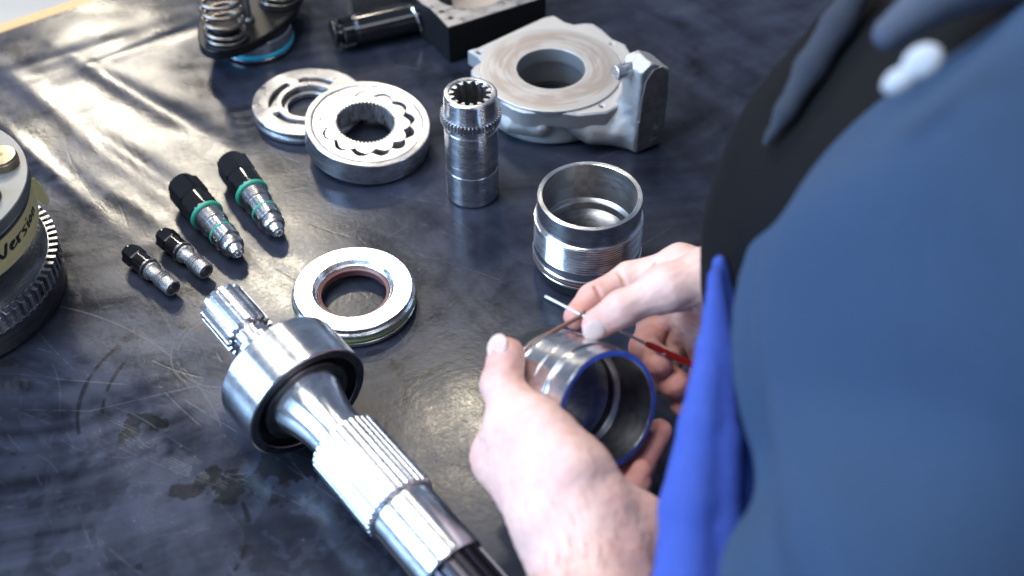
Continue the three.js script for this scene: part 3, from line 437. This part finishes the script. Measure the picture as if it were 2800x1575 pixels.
// cast housing with raised ring face and lever arm
{
  const t = thing('cast_housing', 'pale cast metal flange with a round turned face and an upright lever arm', 'casting'); t.position.set(0.0302, 0, -0.2046);
  const out = [[-65, 27], [-58, 30.2], [-5, 73.5], [4, 77], [8, 73], [13, 67], [20, 63.4], [29, 65.5], [36, 64.5], [42, 57], [50, 43], [60, 35], [64, 20], [66, 0], [63, -22], [54, -42], [40, -54], [20, -57], [6, -54.5], [-6, -53], [-14, -54], [-22, -53.5], [-30, -49], [-37, -42], [-47, -28], [-56, -10], [-61, -6], [-62, 0], [-59, 7], [-54, 11], [-57, 18]];
  mesh('flange', prism(out, [ring(30, 64), ring(1.9, 20, -56, 24), ring(1.2, 16, 49, 36), ring(1.6, 16, 37, -46)], 20, 34.4, 1.2), M.cast, t);
  const marks = texture(512, 512, (x, y) => { const r = Math.hypot(x - 256, y - 256), a = Math.atan2(y - 256, x - 256), k = fbm(r * 0.16, a * 0.9 + 9, 3), q = fbm(Math.cos(a) * 2 + 5, r * 0.02 + Math.sin(a) * 2, 3), w = smooth(0.36, 0.62, 0.6 * q + 0.4 * k) * smooth(252, 205, r) * smooth(118, 150, r); return [lerp(0.74, 0.66, w), lerp(0.735, 0.62, w), lerp(0.74, 0.60, w)]; }, true, false);
  const faceG = lathe([[55.2, 33], [55.2, 35.6], [54.4, 36], [26.9, 36], [26.5, 35.4], [26.5, 24], [27.2, 23.6], [27.2, 22.6], [29, 22.4], [29, 3]], { seg: 160, bevel: 0.2 }), fp = faceG.attributes.position, fu = faceG.attributes.uv;
  for (let i = 0; i < fp.count; i++) fu.setXY(i, 0.5 + fp.getX(i) / 0.112, 0.5 + fp.getZ(i) / 0.112);
  mesh('turned_face', faceG, phys({ map: marks, color: rgb(0.72, 0.72, 0.73), metalness: 0.8, roughness: 0.48, bumpMap: speck, bumpScale: 0.00005 }), t);
  mesh('hub', lathe([[29.5, 0], [50, 0], [52, 6], [50, 21], [29.5, 21]], { seg: 96, bevel: 2 }), M.cast, t);
  // lever arm and its webs, in the casting's own axes (metres)
  const w = [0.855, -0.52], n = [0.52, 0.855], c = [0.0680, 0.0440], R = 0.0045, hw = 0.0135, ht = 0.0125;
  const arm = (x, y, z) => {
    const dx = x - c[0], dz = z - c[1], u = dx * w[0] + dz * w[1], v = dx * n[0] + dz * n[1], top = 0.079 - 0.25 * Math.max(0, -v - 0.004);
    const qx = Math.abs(u) - hw + R, qz = Math.abs(v) - ht + R, qy = Math.abs(y - top / 2) - top / 2 + R;
    let d = Math.hypot(Math.max(qx, 0), Math.max(qy, 0), Math.max(qz, 0)) + Math.min(Math.max(qx, qy, qz), 0) - R;
    d = Math.max(d, (u + 0.004) * 0.55 + (y - 0.0745) * 0.83 - 0.004, (-u - 0.004) * 0.55 + (y - 0.0745) * 0.83 - 0.004);
    return d;
  };
  const webs = [cone([0.055, 0.018, 0.036], [0.02, 0.020, 0.046], 0.013, 0.010), cone([0.058, 0.015, 0.034], [0.046, 0.024, 0.010], 0.014, 0.009), cone([0.060, 0.010, 0.046], [0.030, 0.012, 0.052], 0.010, 0.007), cone([-0.030, 0.016, 0.040], [-0.008, 0.016, 0.046], 0.010, 0.009), cone([0.066, 0.03, 0.038], [0.058, 0.026, 0.020], 0.011, 0.008)];
  const f = (x, y, z) => { let d = arm(x, y, z); for (const q of webs) d = smin(d, q(x, y, z), 0.012); d = Math.max(d, -y + 0.0005); const dx = x - c[0], dz = z - c[1], v = dx * n[0] + dz * n[1]; d = Math.max(d, v - 0.0115); d += 0.00035 * sn3(x * 260, y * 260, z * 260); return d; };
  mesh('lever_arm', nets(f, [-0.05, -0.004, -0.012], [0.098, 0.090, 0.072], 0.0018), M.cast, t);
  const pad = [[-12, 2], [8, 2], [12.2, 9], [12.6, 46], [11.4, 66], [5, 74], [-3, 74], [-9, 66], [-11.6, 48], [-11.6, 30.5], [-12.6, 30], [-12.6, 4]];
  const pg = prism(pad, [ring(2.7, 24, 3.4, 22), ring(2.7, 24, 2, 11)], 0, 1.6, 0.4); pg.rotateX(Math.PI / 2);
  const p = mesh('machined_pad', pg, M.machined, t); p.position.set(c[0] + n[0] * 0.0112, 0, c[1] + n[1] * 0.0112); p.rotation.y = Math.atan2(n[0], n[1]);
  const pin = mesh('pin', lathe([[5.6, 0], [5.6, 21], [5.0, 22], [0.1, 22]], { seg: 40 }), M.alu, t); pin.position.set(c[0] - w[0] * 0.004 - n[0] * 0.003, 0.0685, c[1] - w[1] * 0.004 - n[1] * 0.003); pin.quaternion.setFromUnitVectors(new THREE.Vector3(0, 1, 0), new THREE.Vector3(-w[0], 0.06, -w[1]).normalize());
}
//@@PERSON
// ---------------------------------------------------------------- the worker: two hands, arms, clothes
const LH = {
  thumbTip: [-0.0035, 0.0944, 0.1460], thumbIP: [-0.0056, 0.0875, 0.1613], thumbMCP: [0.0056, 0.0862, 0.1895], thumbCMC: [0.0306, 0.0799, 0.2241],
  thenarA: [0.0200, 0.0935, 0.2015], thenarB: [0.0330, 0.0865, 0.2245], indexMCP: [-0.0076, 0.0648, 0.1925], indexPIP: [0.0093, 0.0312, 0.1808], indexDIP: [0.0351, 0.0174, 0.1565],
  midMCP: [0.0069, 0.0493, 0.1981], midPIP: [0.0399, 0.0308, 0.1953], midDIP: [0.0704, 0.0344, 0.1777], midTip: [0.0833, 0.0454, 0.1596],
  ringMCP: [0.0236, 0.0493, 0.2123], ringPIP: [0.0522, 0.0353, 0.2050], ringDIP: [0.0683, 0.0370, 0.1891], ringTip: [0.0710, 0.0417, 0.1845],
  backMid: [0.0108, 0.0708, 0.2049], wrist: [0.0394, 0.0684, 0.2426], wristU: [0.0621, 0.0639, 0.2372], wristR: [0.0223, 0.0729, 0.2410], arm1: [0.0394, 0.0660, 0.2662], arm2: [0.0387, 0.0749, 0.3139], elbow: [0.0654, 0.0706, 0.4243],
};
const RH = {
  indexTip: [0.0372, 0.0837, 0.1071], indexDIP: [0.0470, 0.0836, 0.0931], indexPIP: [0.0693, 0.0847, 0.0778], indexMCP: [0.0990, 0.0940, 0.0756],
  thumbTip: [0.0471, 0.0971, 0.1248], thumbIP: [0.0607, 0.1054, 0.1208], thumbMCP: [0.0861, 0.1114, 0.1120], thumbCMC: [0.1116, 0.1098, 0.1023],
  midMCP: [0.1071, 0.0757, 0.0826], midPIP: [0.0859, 0.0495, 0.0805], midDIP: [0.0775, 0.0569, 0.1057], midTip: [0.0836, 0.0703, 0.1304],
  ringMCP: [0.1135, 0.0637, 0.0890], ringPIP: [0.0965, 0.0400, 0.0929], ringDIP: [0.0883, 0.0417, 0.1166], ringTip: [0.0936, 0.0589, 0.1362], ringX: [0.1082, 0.0482, 0.1328],
  palm: [0.1108, 0.0726, 0.0942], wrist: [0.1357, 0.0911, 0.0898], arm: [0.1778, 0.0803, 0.0823], arm2: [0.3078, 0.0217, 0.0490], hypo: [0.1171, 0.0588, 0.1037],
};
function hand(palm, fingers, cuts, k = 0.010) {
  const P_ = palm.map((a) => cone(...a)), F_ = fingers.map((f) => f.map((a) => cone(...a))), C_ = cuts.map((a) => cone(...a));
  return (x, y, z) => {
    let d = 1; for (const p of P_) d = smin(d, p(x, y, z), 0.014);
    let q = 1; for (const f of F_) { let e = 1; for (const b of f) e = smin(e, b(x, y, z), 0.004); q = smin(q, e, 0.0016); }
    d = smin(d, q, k);
    if (d < 0.006) for (const c of C_) d = -smin(-d, c(x, y, z), 0.0022);
    return d + 0.00022 * sn3(x * 420, y * 420, z * 420) + 0.0008 * sn3(x * 95 + 2, y * 95, z * 95);
  };
}
const l = LH, r = RH;
const leftHand = hand([
  [l.thumbMCP, l.thumbCMC, 0.0165, 0.020], [l.thenarA, l.thenarB, 0.0135, 0.0155], [l.thenarB, l.wrist, 0.0165, 0.023], [l.indexMCP, l.wristR, 0.0125, 0.020], [l.backMid, l.wrist, 0.018, 0.024],
  [l.midMCP, l.wrist, 0.013, 0.022], [l.ringMCP, l.wristU, 0.013, 0.015], [l.wristU, l.wristR, 0.0135, 0.0195], [l.wrist, l.arm1, 0.0235, 0.0245], [l.wristU, [0.057, 0.060, 0.268], 0.0125, 0.016], [l.arm1, l.arm2, 0.0255, 0.033], [l.arm2, l.elbow, 0.033, 0.042], [[0.0, 0.0775, 0.188], [0.0258, 0.0800, 0.222], 0.013, 0.018], [[0.012, 0.0985, 0.190], [0.030, 0.0990, 0.226], 0.0035, 0.0045], [[0.036, 0.0905, 0.246], [0.043, 0.0895, 0.290], 0.004, 0.005]],
  [[[l.thumbTip, l.thumbIP, 0.0102, 0.0110], [l.thumbIP, l.thumbMCP, 0.0110, 0.0150]],
   [[l.indexMCP, l.indexPIP, 0.0122, 0.0100], [l.indexPIP, l.indexDIP, 0.0098, 0.0085], [l.indexDIP, [0.052, 0.022, 0.142], 0.0085, 0.0078]],
   [[l.midMCP, l.midPIP, 0.0115, 0.0098], [l.midPIP, l.midDIP, 0.0095, 0.0085], [l.midDIP, l.midTip, 0.0084, 0.0072]],
   [[l.ringMCP, l.ringPIP, 0.0112, 0.0095], [l.ringPIP, l.ringDIP, 0.0092, 0.0080], [l.ringDIP, l.ringTip, 0.0080, 0.0072]]],
  [[[0.0070, 0.0925, 0.1610], [0.0050, 0.0995, 0.1645], 0.0013, 0.0009], [[0.0040, 0.0990, 0.1660], [-0.0040, 0.1010, 0.1640], 0.0008, 0.0006], [[0.0075, 0.0950, 0.1660], [0.0050, 0.1005, 0.1695], 0.0010, 0.0007], [[-0.0148, 0.0772, 0.1905], [-0.0041, 0.0885, 0.1978], 0.0017, 0.0009]]);
const rightHand = hand([
  [r.thumbMCP, r.thumbCMC, 0.0122, 0.0165], [r.indexMCP, r.wrist, 0.0118, 0.020], [r.midMCP, r.wrist, 0.0120, 0.020], [r.ringMCP, r.wrist, 0.0115, 0.018], [r.hypo, r.wrist, 0.0150, 0.020], [r.palm, r.thumbCMC, 0.012, 0.0145], [r.wrist, r.arm, 0.023, 0.027], [r.arm, r.arm2, 0.028, 0.040]],
  [[[r.indexTip, r.indexDIP, 0.0078, 0.0088], [r.indexDIP, r.indexPIP, 0.0090, 0.0100], [r.indexPIP, r.indexMCP, 0.0101, 0.0115]],
   [[r.thumbTip, r.thumbIP, 0.0086, 0.0098], [r.thumbIP, r.thumbMCP, 0.0098, 0.0120]],
   [[r.midMCP, r.midPIP, 0.0105, 0.0095], [r.midPIP, r.midDIP, 0.0092, 0.0086], [r.midDIP, r.midTip, 0.0086, 0.0080]],
   [[r.ringMCP, r.ringPIP, 0.0105, 0.0095], [r.ringPIP, r.ringDIP, 0.0092, 0.0088], [r.ringDIP, r.ringTip, 0.0088, 0.0084]],
   [[r.hypo, r.ringX, 0.0110, 0.0085], [r.ringX, [0.099, 0.043, 0.139], 0.0085, 0.0078]]],
  [[[0.0613, 0.0955, 0.0798], [0.0660, 0.0911, 0.0898], 0.0014, 0.0010], [[0.0479, 0.0933, 0.0933], [0.0539, 0.0908, 0.1029], 0.0014, 0.0010], [[0.0835, 0.1013, 0.0789], [0.0820, 0.0955, 0.0861], 0.0013, 0.0009],
   [[0.0913, 0.1168, 0.1094], [0.1001, 0.1029, 0.1233], 0.0012, 0.0008], [[0.0982, 0.0825, 0.1069], [0.1107, 0.0761, 0.1134], 0.0012, 0.0008]], 0.008);
const tips = [[l.thumbTip, 1], [l.thumbIP, 0.5], [l.midTip, 1.3], [l.ringTip, 1.3], [l.midDIP, 1], [l.indexMCP, 0.5], [r.indexTip, 1.2], [r.thumbTip, 0.8], [r.midTip, 1.2], [r.ringTip, 1.2], [r.midPIP, 1.2], [r.indexDIP, 0.8], [r.ringX, 1.2], [r.midDIP, 1.2], [l.wristU, 0.4]];
const skinColor = (x, y, z) => { let k = 0; for (const [p, a] of tips) { const d = Math.hypot(x - p[0], y - p[1], z - p[2]); k += a * Math.exp(-d * d / 0.00022); } k = clamp(k * 0.75 + 0.42 * (sn3(x * 120 + 1, y * 120, z * 120) * 0.5 + 0.25) + 0.16 * sn3(x * 420, y * 420, z * 420 + 3)); return [lerp(0.63, 0.52, k), lerp(0.405, 0.215, k), lerp(0.345, 0.175, k)]; };
{
  const t = thing('person', 'worker in blue jacket with black panels holding a steel cup and a pick', 'person');
  const skin = phys({ color: 0xffffff, vertexColors: true, roughness: 0.5, bumpMap: rep(speck, 1.6), bumpScale: 0.0005, sheen: 0.25, sheenRoughness: 0.6, sheenColor: rgb(1, 0.6, 0.5) });
  const core = (x, y, z) => { let d = cone([0.30, 0.16, 0.20], [0.42, -0.25, 0.42], 0.085, 0.11)(x, y, z); d = smin(d, cone([0.21, 0.255, 0.235], [0.33, 0.29, 0.14], 0.05, 0.06)(x, y, z), 0.05); d = smin(d, cone([0.21, 0.25, 0.25], l.elbow, 0.045, 0.040)(x, y, z), 0.03); d = smin(d, cone(l.elbow, l.arm2, 0.040, 0.034)(x, y, z), 0.02); d = smin(d, cone(r.arm, r.arm2, 0.029, 0.040)(x, y, z), 0.02); d = smin(d, cone(r.arm2, [0.38, 0.20, 0.10], 0.04, 0.055)(x, y, z), 0.03); return d; };
  const nailAt = (tip, back, out, w, len) => { const g = new THREE.SphereGeometry(1, 20, 14), ax = V3(tip).sub(V3(back)).normalize(), o = V3(out); o.addScaledVector(ax, -o.dot(ax)).normalize(); const sd = new THREE.Vector3().crossVectors(o, ax), m = new THREE.Matrix4().makeBasis(sd.clone().multiplyScalar(w), o.clone().multiplyScalar(0.0019), ax.clone().multiplyScalar(len)); m.setPosition(V3(tip).addScaledVector(o, 0.0081).addScaledVector(ax, 0.0022)); g.applyMatrix4(m); const c = new Float32Array(g.attributes.position.count * 3); for (let i = 0; i < c.length; i += 3) { c[i] = 0.80; c[i + 1] = 0.58; c[i + 2] = 0.52; } g.setAttribute('color', new THREE.BufferAttribute(c, 3)); return g; };
  const gs = [nailAt(l.thumbTip, l.thumbIP, [-0.55, 0.75, 0.2], 0.0068, 0.0075), nailAt(r.thumbTip, r.thumbIP, [-0.1, 0.45, 0.9], 0.0058, 0.0068), nailAt(r.midTip, r.midDIP, [0.2, 0.9, -0.2], 0.005, 0.006), nets(leftHand, [-0.030, 0.004, 0.125], [0.108, 0.122, 0.345], 0.0015, skinColor), nets(rightHand, [0.022, 0.020, 0.050], [0.190, 0.132, 0.160], 0.0012, skinColor),
    nets((x, y, z) => Math.max(core(x, y, z), -Math.min(leftHand(x, y, z), rightHand(x, y, z)) + 0.0005, 0.335 - z - (x > 0.17 ? 9 : 0)), [0.0, -0.40, 0.03], [0.56, 0.38, 0.56], 0.010, skinColor)];
  const keep = gs.map((g) => { const o = new THREE.BufferGeometry(); g = g.toNonIndexed(); for (const k of ['position', 'normal', 'uv', 'color']) o.setAttribute(k, g.attributes[k]); return o; });
  mesh('body', mergeGeometries(keep), skin, t);
  const strands = [];                                                     // fine hair on the forearm
  for (let i = 0; i < 420; i++) {
    const s = rnd(), a = rnd() * 2 * Math.PI, p0 = V3(l.wrist).lerp(V3(l.arm2), s * 1.0 - 0.05), n = new THREE.Vector3(Math.cos(a), Math.sin(a), 0.1).normalize(); let d = 0; for (let k = 0; k < 40; k++) { const q = p0.clone().addScaledVector(n, d); const f = leftHand(q.x, q.y, q.z); if (f > -0.0002) break; d += Math.max(-f, 0.0004); }
    const q = p0.clone().addScaledVector(n, d), along = new THREE.Vector3((rnd() - 0.5) * 0.7, (rnd() - 0.5) * 0.4, -1).normalize(), L = 0.006 + rnd() * 0.007;
    strands.push(new THREE.TubeGeometry(new THREE.QuadraticBezierCurve3(q, q.clone().addScaledVector(along, L * 0.5).addScaledVector(n, 0.0014), q.clone().addScaledVector(along, L).addScaledVector(n, 0.0010)), 4, 0.00009, 3));
  }
  mesh('arm_hair', strands, phys({ color: rgb(0.16, 0.09, 0.05), roughness: 0.5 }), t).userData.kind = 'stuff';
  // clothes
  const cloth = (c, rough, extra = {}) => phys({ color: rgb(...c), roughness: rough, bumpMap: rep(speck, 1.2), bumpScale: 0.0012, sheen: 0.3, sheenRoughness: 0.5, sheenColor: rgb(...c.map((v) => Math.min(1, v * 1.6 + 0.02))), ...extra });
  const B = [0.1570, 0.1868, 0.3505], B2 = [0.1360, 0.1337, 0.4319];
  const fold = (x, y, z, a, f) => a * Math.sin(f * (x * 0.5 + y * 0.75 + z * 0.35) + 2.2 * Math.sin(26 * y + 14 * x) + 1.4 * Math.sin(31 * z - 9 * x));
  const sleeve = (x, y, z) => { let d = cone([0.2331, 0.2186, 0.2480], [0.3451, 0.1665, 0.1870], 0.134, 0.15)(x, y, z); d = smin(d, cone(B, B2, 0.066, 0.066)(x, y, z), 0.03); d = smin(d, cone([0.2331, 0.2186, 0.2480], B, 0.105, 0.066)(x, y, z), 0.02); return d + fold(x, y, z, 0.0065, 62) + 0.0012 * sn3(x * 40, y * 40, z * 40); };
  mesh('jacket_sleeve', nets(sleeve, [0.04, -0.01, 0.02], [0.52, 0.41, 0.53], 0.006), cloth([0.012, 0.036, 0.084], 0.9, { sheen: 0.1 }), t);
  const chest = (x, y, z) => { const c0 = [0.2228, 0.1743, 0.1509]; let d = cone(c0, [0.2996, 0.2801, 0.0451], 0.118, 0.108)(x, y, z); d = smin(d, cone(c0, [0.2586, 0.0963, 0.2388], 0.118, 0.12)(x, y, z), 0.04); d = Math.max(d, 0.135 - y); return d + 0.002 * sn3(x * 45, y * 45, z * 45); };
  mesh('jacket_front', nets(chest, [0.08, -0.46, -0.08], [0.60, 0.41, 0.62], 0.008), phys({ color: rgb(0.004, 0.004, 0.005), roughness: 0.8, specularIntensity: 0.2 }), t);
  mesh('shirt_body', nets((x, y, z) => smin(cone([0.232, 0.155, 0.180], [0.2586, 0.0963, 0.2388], 0.112, 0.118)(x, y, z), cone([0.27, 0.10, 0.24], [0.42, -0.30, 0.44], 0.118, 0.15)(x, y, z), 0.05) + 0.0025 * sn3(x * 50, y * 50, z * 50), [0.08, -0.46, 0.04], [0.60, 0.28, 0.62], 0.008), cloth([0.022, 0.06, 0.33], 0.65), t);
  const flapPts = [[0.0943, 0.1966, 0.1851, 0.003], [0.0940, 0.1743, 0.2145, 0.0075], [0.0891, 0.1563, 0.2466, 0.0115], [0.0832, 0.1380, 0.2791, 0.0150], [0.0808, 0.1207, 0.3106, 0.0165], [0.082, 0.095, 0.350, 0.018]];
  const shirt = (x, y, z) => { let d = 1; for (const [ox, oz, k] of [[-0.3, 0, 0.92], [0.5, 0.4, 0.75], [0.9, -2.2, 1.2]]) for (let i = 0; i < 5; i++) { const a = flapPts[i], b = flapPts[i + 1]; d = smin(d, cone([a[0] + ox * a[3], a[1] - 0.4 * ox * a[3], a[2] + oz * a[3]], [b[0] + ox * b[3], b[1] - 0.4 * ox * b[3], b[2] + oz * b[3]], a[3] * k, b[3] * k)(x, y, z), 0.0035); } return d + 0.0006 * sn3(x * 90, y * 60, z * 60); };
  mesh('shirt', nets(shirt, [0.04, 0.05, 0.11], [0.15, 0.22, 0.38], 0.003), cloth([0.022, 0.06, 0.33], 0.65), t);
  const col = (x, y, z) => smin(cone([0.2273, 0.3421, 0.1527], [0.1779, 0.3376, 0.1644], 0.018, 0.0125)(x, y, z), cone([0.1779, 0.3376, 0.1644], [0.1473, 0.3248, 0.1842], 0.0125, 0.0065)(x, y, z), 0.008);
  mesh('collar', nets(col, [0.12, 0.29, 0.11], [0.26, 0.38, 0.21], 0.003), cloth([0.05, 0.064, 0.10], 0.85), t);
  const logo = mesh('logo_patch', [new THREE.SphereGeometry(1, 28, 18).scale(0.0085, 0.0035, 0.0065).translate(0.0052, 0, 0), new THREE.SphereGeometry(1, 28, 18).scale(0.0075, 0.0035, 0.0048).translate(-0.006, 0, 0.0015)], phys({ color: rgb(0.34, 0.35, 0.38), roughness: 0.85 }), t);
  logo.scale.setScalar(0.85); logo.position.set(0.1368, 0.3502, 0.2437); logo.rotation.set(0.6, 0.5, 0.5);
  const edging = cloth([0.022, 0.028, 0.045], 0.9);
  const edge = [[0.1577, 0.3034, 0.1075, 0.006], [0.1461, 0.2885, 0.1216, 0.0075], [0.1337, 0.2746, 0.1354, 0.0070], [0.1225, 0.2613, 0.1495, 0.0045], [0.1140, 0.2490, 0.1570, 0.002]];
  mesh('edging', nets((x, y, z) => { let d = 1; for (let i = 0; i < 4; i++) d = smin(d, cone(edge[i].slice(0, 3), edge[i + 1].slice(0, 3), edge[i][3], edge[i + 1][3])(x, y, z), 0.004); return d; }, [0.09, 0.22, 0.08], [0.18, 0.33, 0.18], 0.003), edging, t);
}
// pick and the sealing ring it lifts out of the cup
{
  const t = thing('pick', 'thin steel pick with a clear red handle held between thumb and finger', 'pick');
  mesh('blade', tube([[0.0193, 0.0871, 0.0939], [0.0300, 0.0892, 0.1040], [0.0407, 0.0911, 0.1139], [0.060, 0.0880, 0.1218], [0.0742, 0.0843, 0.1277]], 0.0009, 40), M.dull, t);
  const h = mesh('handle', lathe([[0.1, 0], [1.5, 0.6], [2.0, 4], [2.0, 34], [1.8, 38], [0.1, 38.5]], { seg: 12, bevel: 0.2, crease: 0.2 }), M.red, t); aim(h, [0.0742, 0.0843, 0.1277], [0.1022, 0.0752, 0.1368]);
  const o = V3(CUPO), a = new THREE.Vector3(0.5534, 0.4735, 0.6853).normalize(), q = new THREE.Quaternion().setFromUnitVectors(new THREE.Vector3(0, 1, 0), a), pts = [];
  const lift = V3([0.0410, 0.0928, 0.1112]); let best = 0, bd = 9;
  const at_ = (th, rr) => new THREE.Vector3(rr * Math.cos(th), 0.0136, rr * Math.sin(th)).applyQuaternion(q).add(o);
  for (let i = 0; i < 360; i++) { const d = at_(i / 180 * Math.PI, 0.033).distanceTo(lift); if (d < bd) { bd = d; best = i / 180 * Math.PI; } }
  for (let i = -90; i < 90; i++) { const th = i / 90 * Math.PI, w = Math.abs(th), p = at_(best + th, 0.0344); const k = clamp(1 - w / 0.75); p.lerp(lift, k > 0 ? Math.pow(k, 0.9) : 0); if (i % 3 === 0) pts.push(p.toArray()); }
  tag(mesh('sealing_ring', tube(pts, 0.00125, 220, true, 10), M.brown), 'thin brown rubber sealing ring being hooked off the held cup', 'sealing ring');
}

renderer.render(scene, camera);
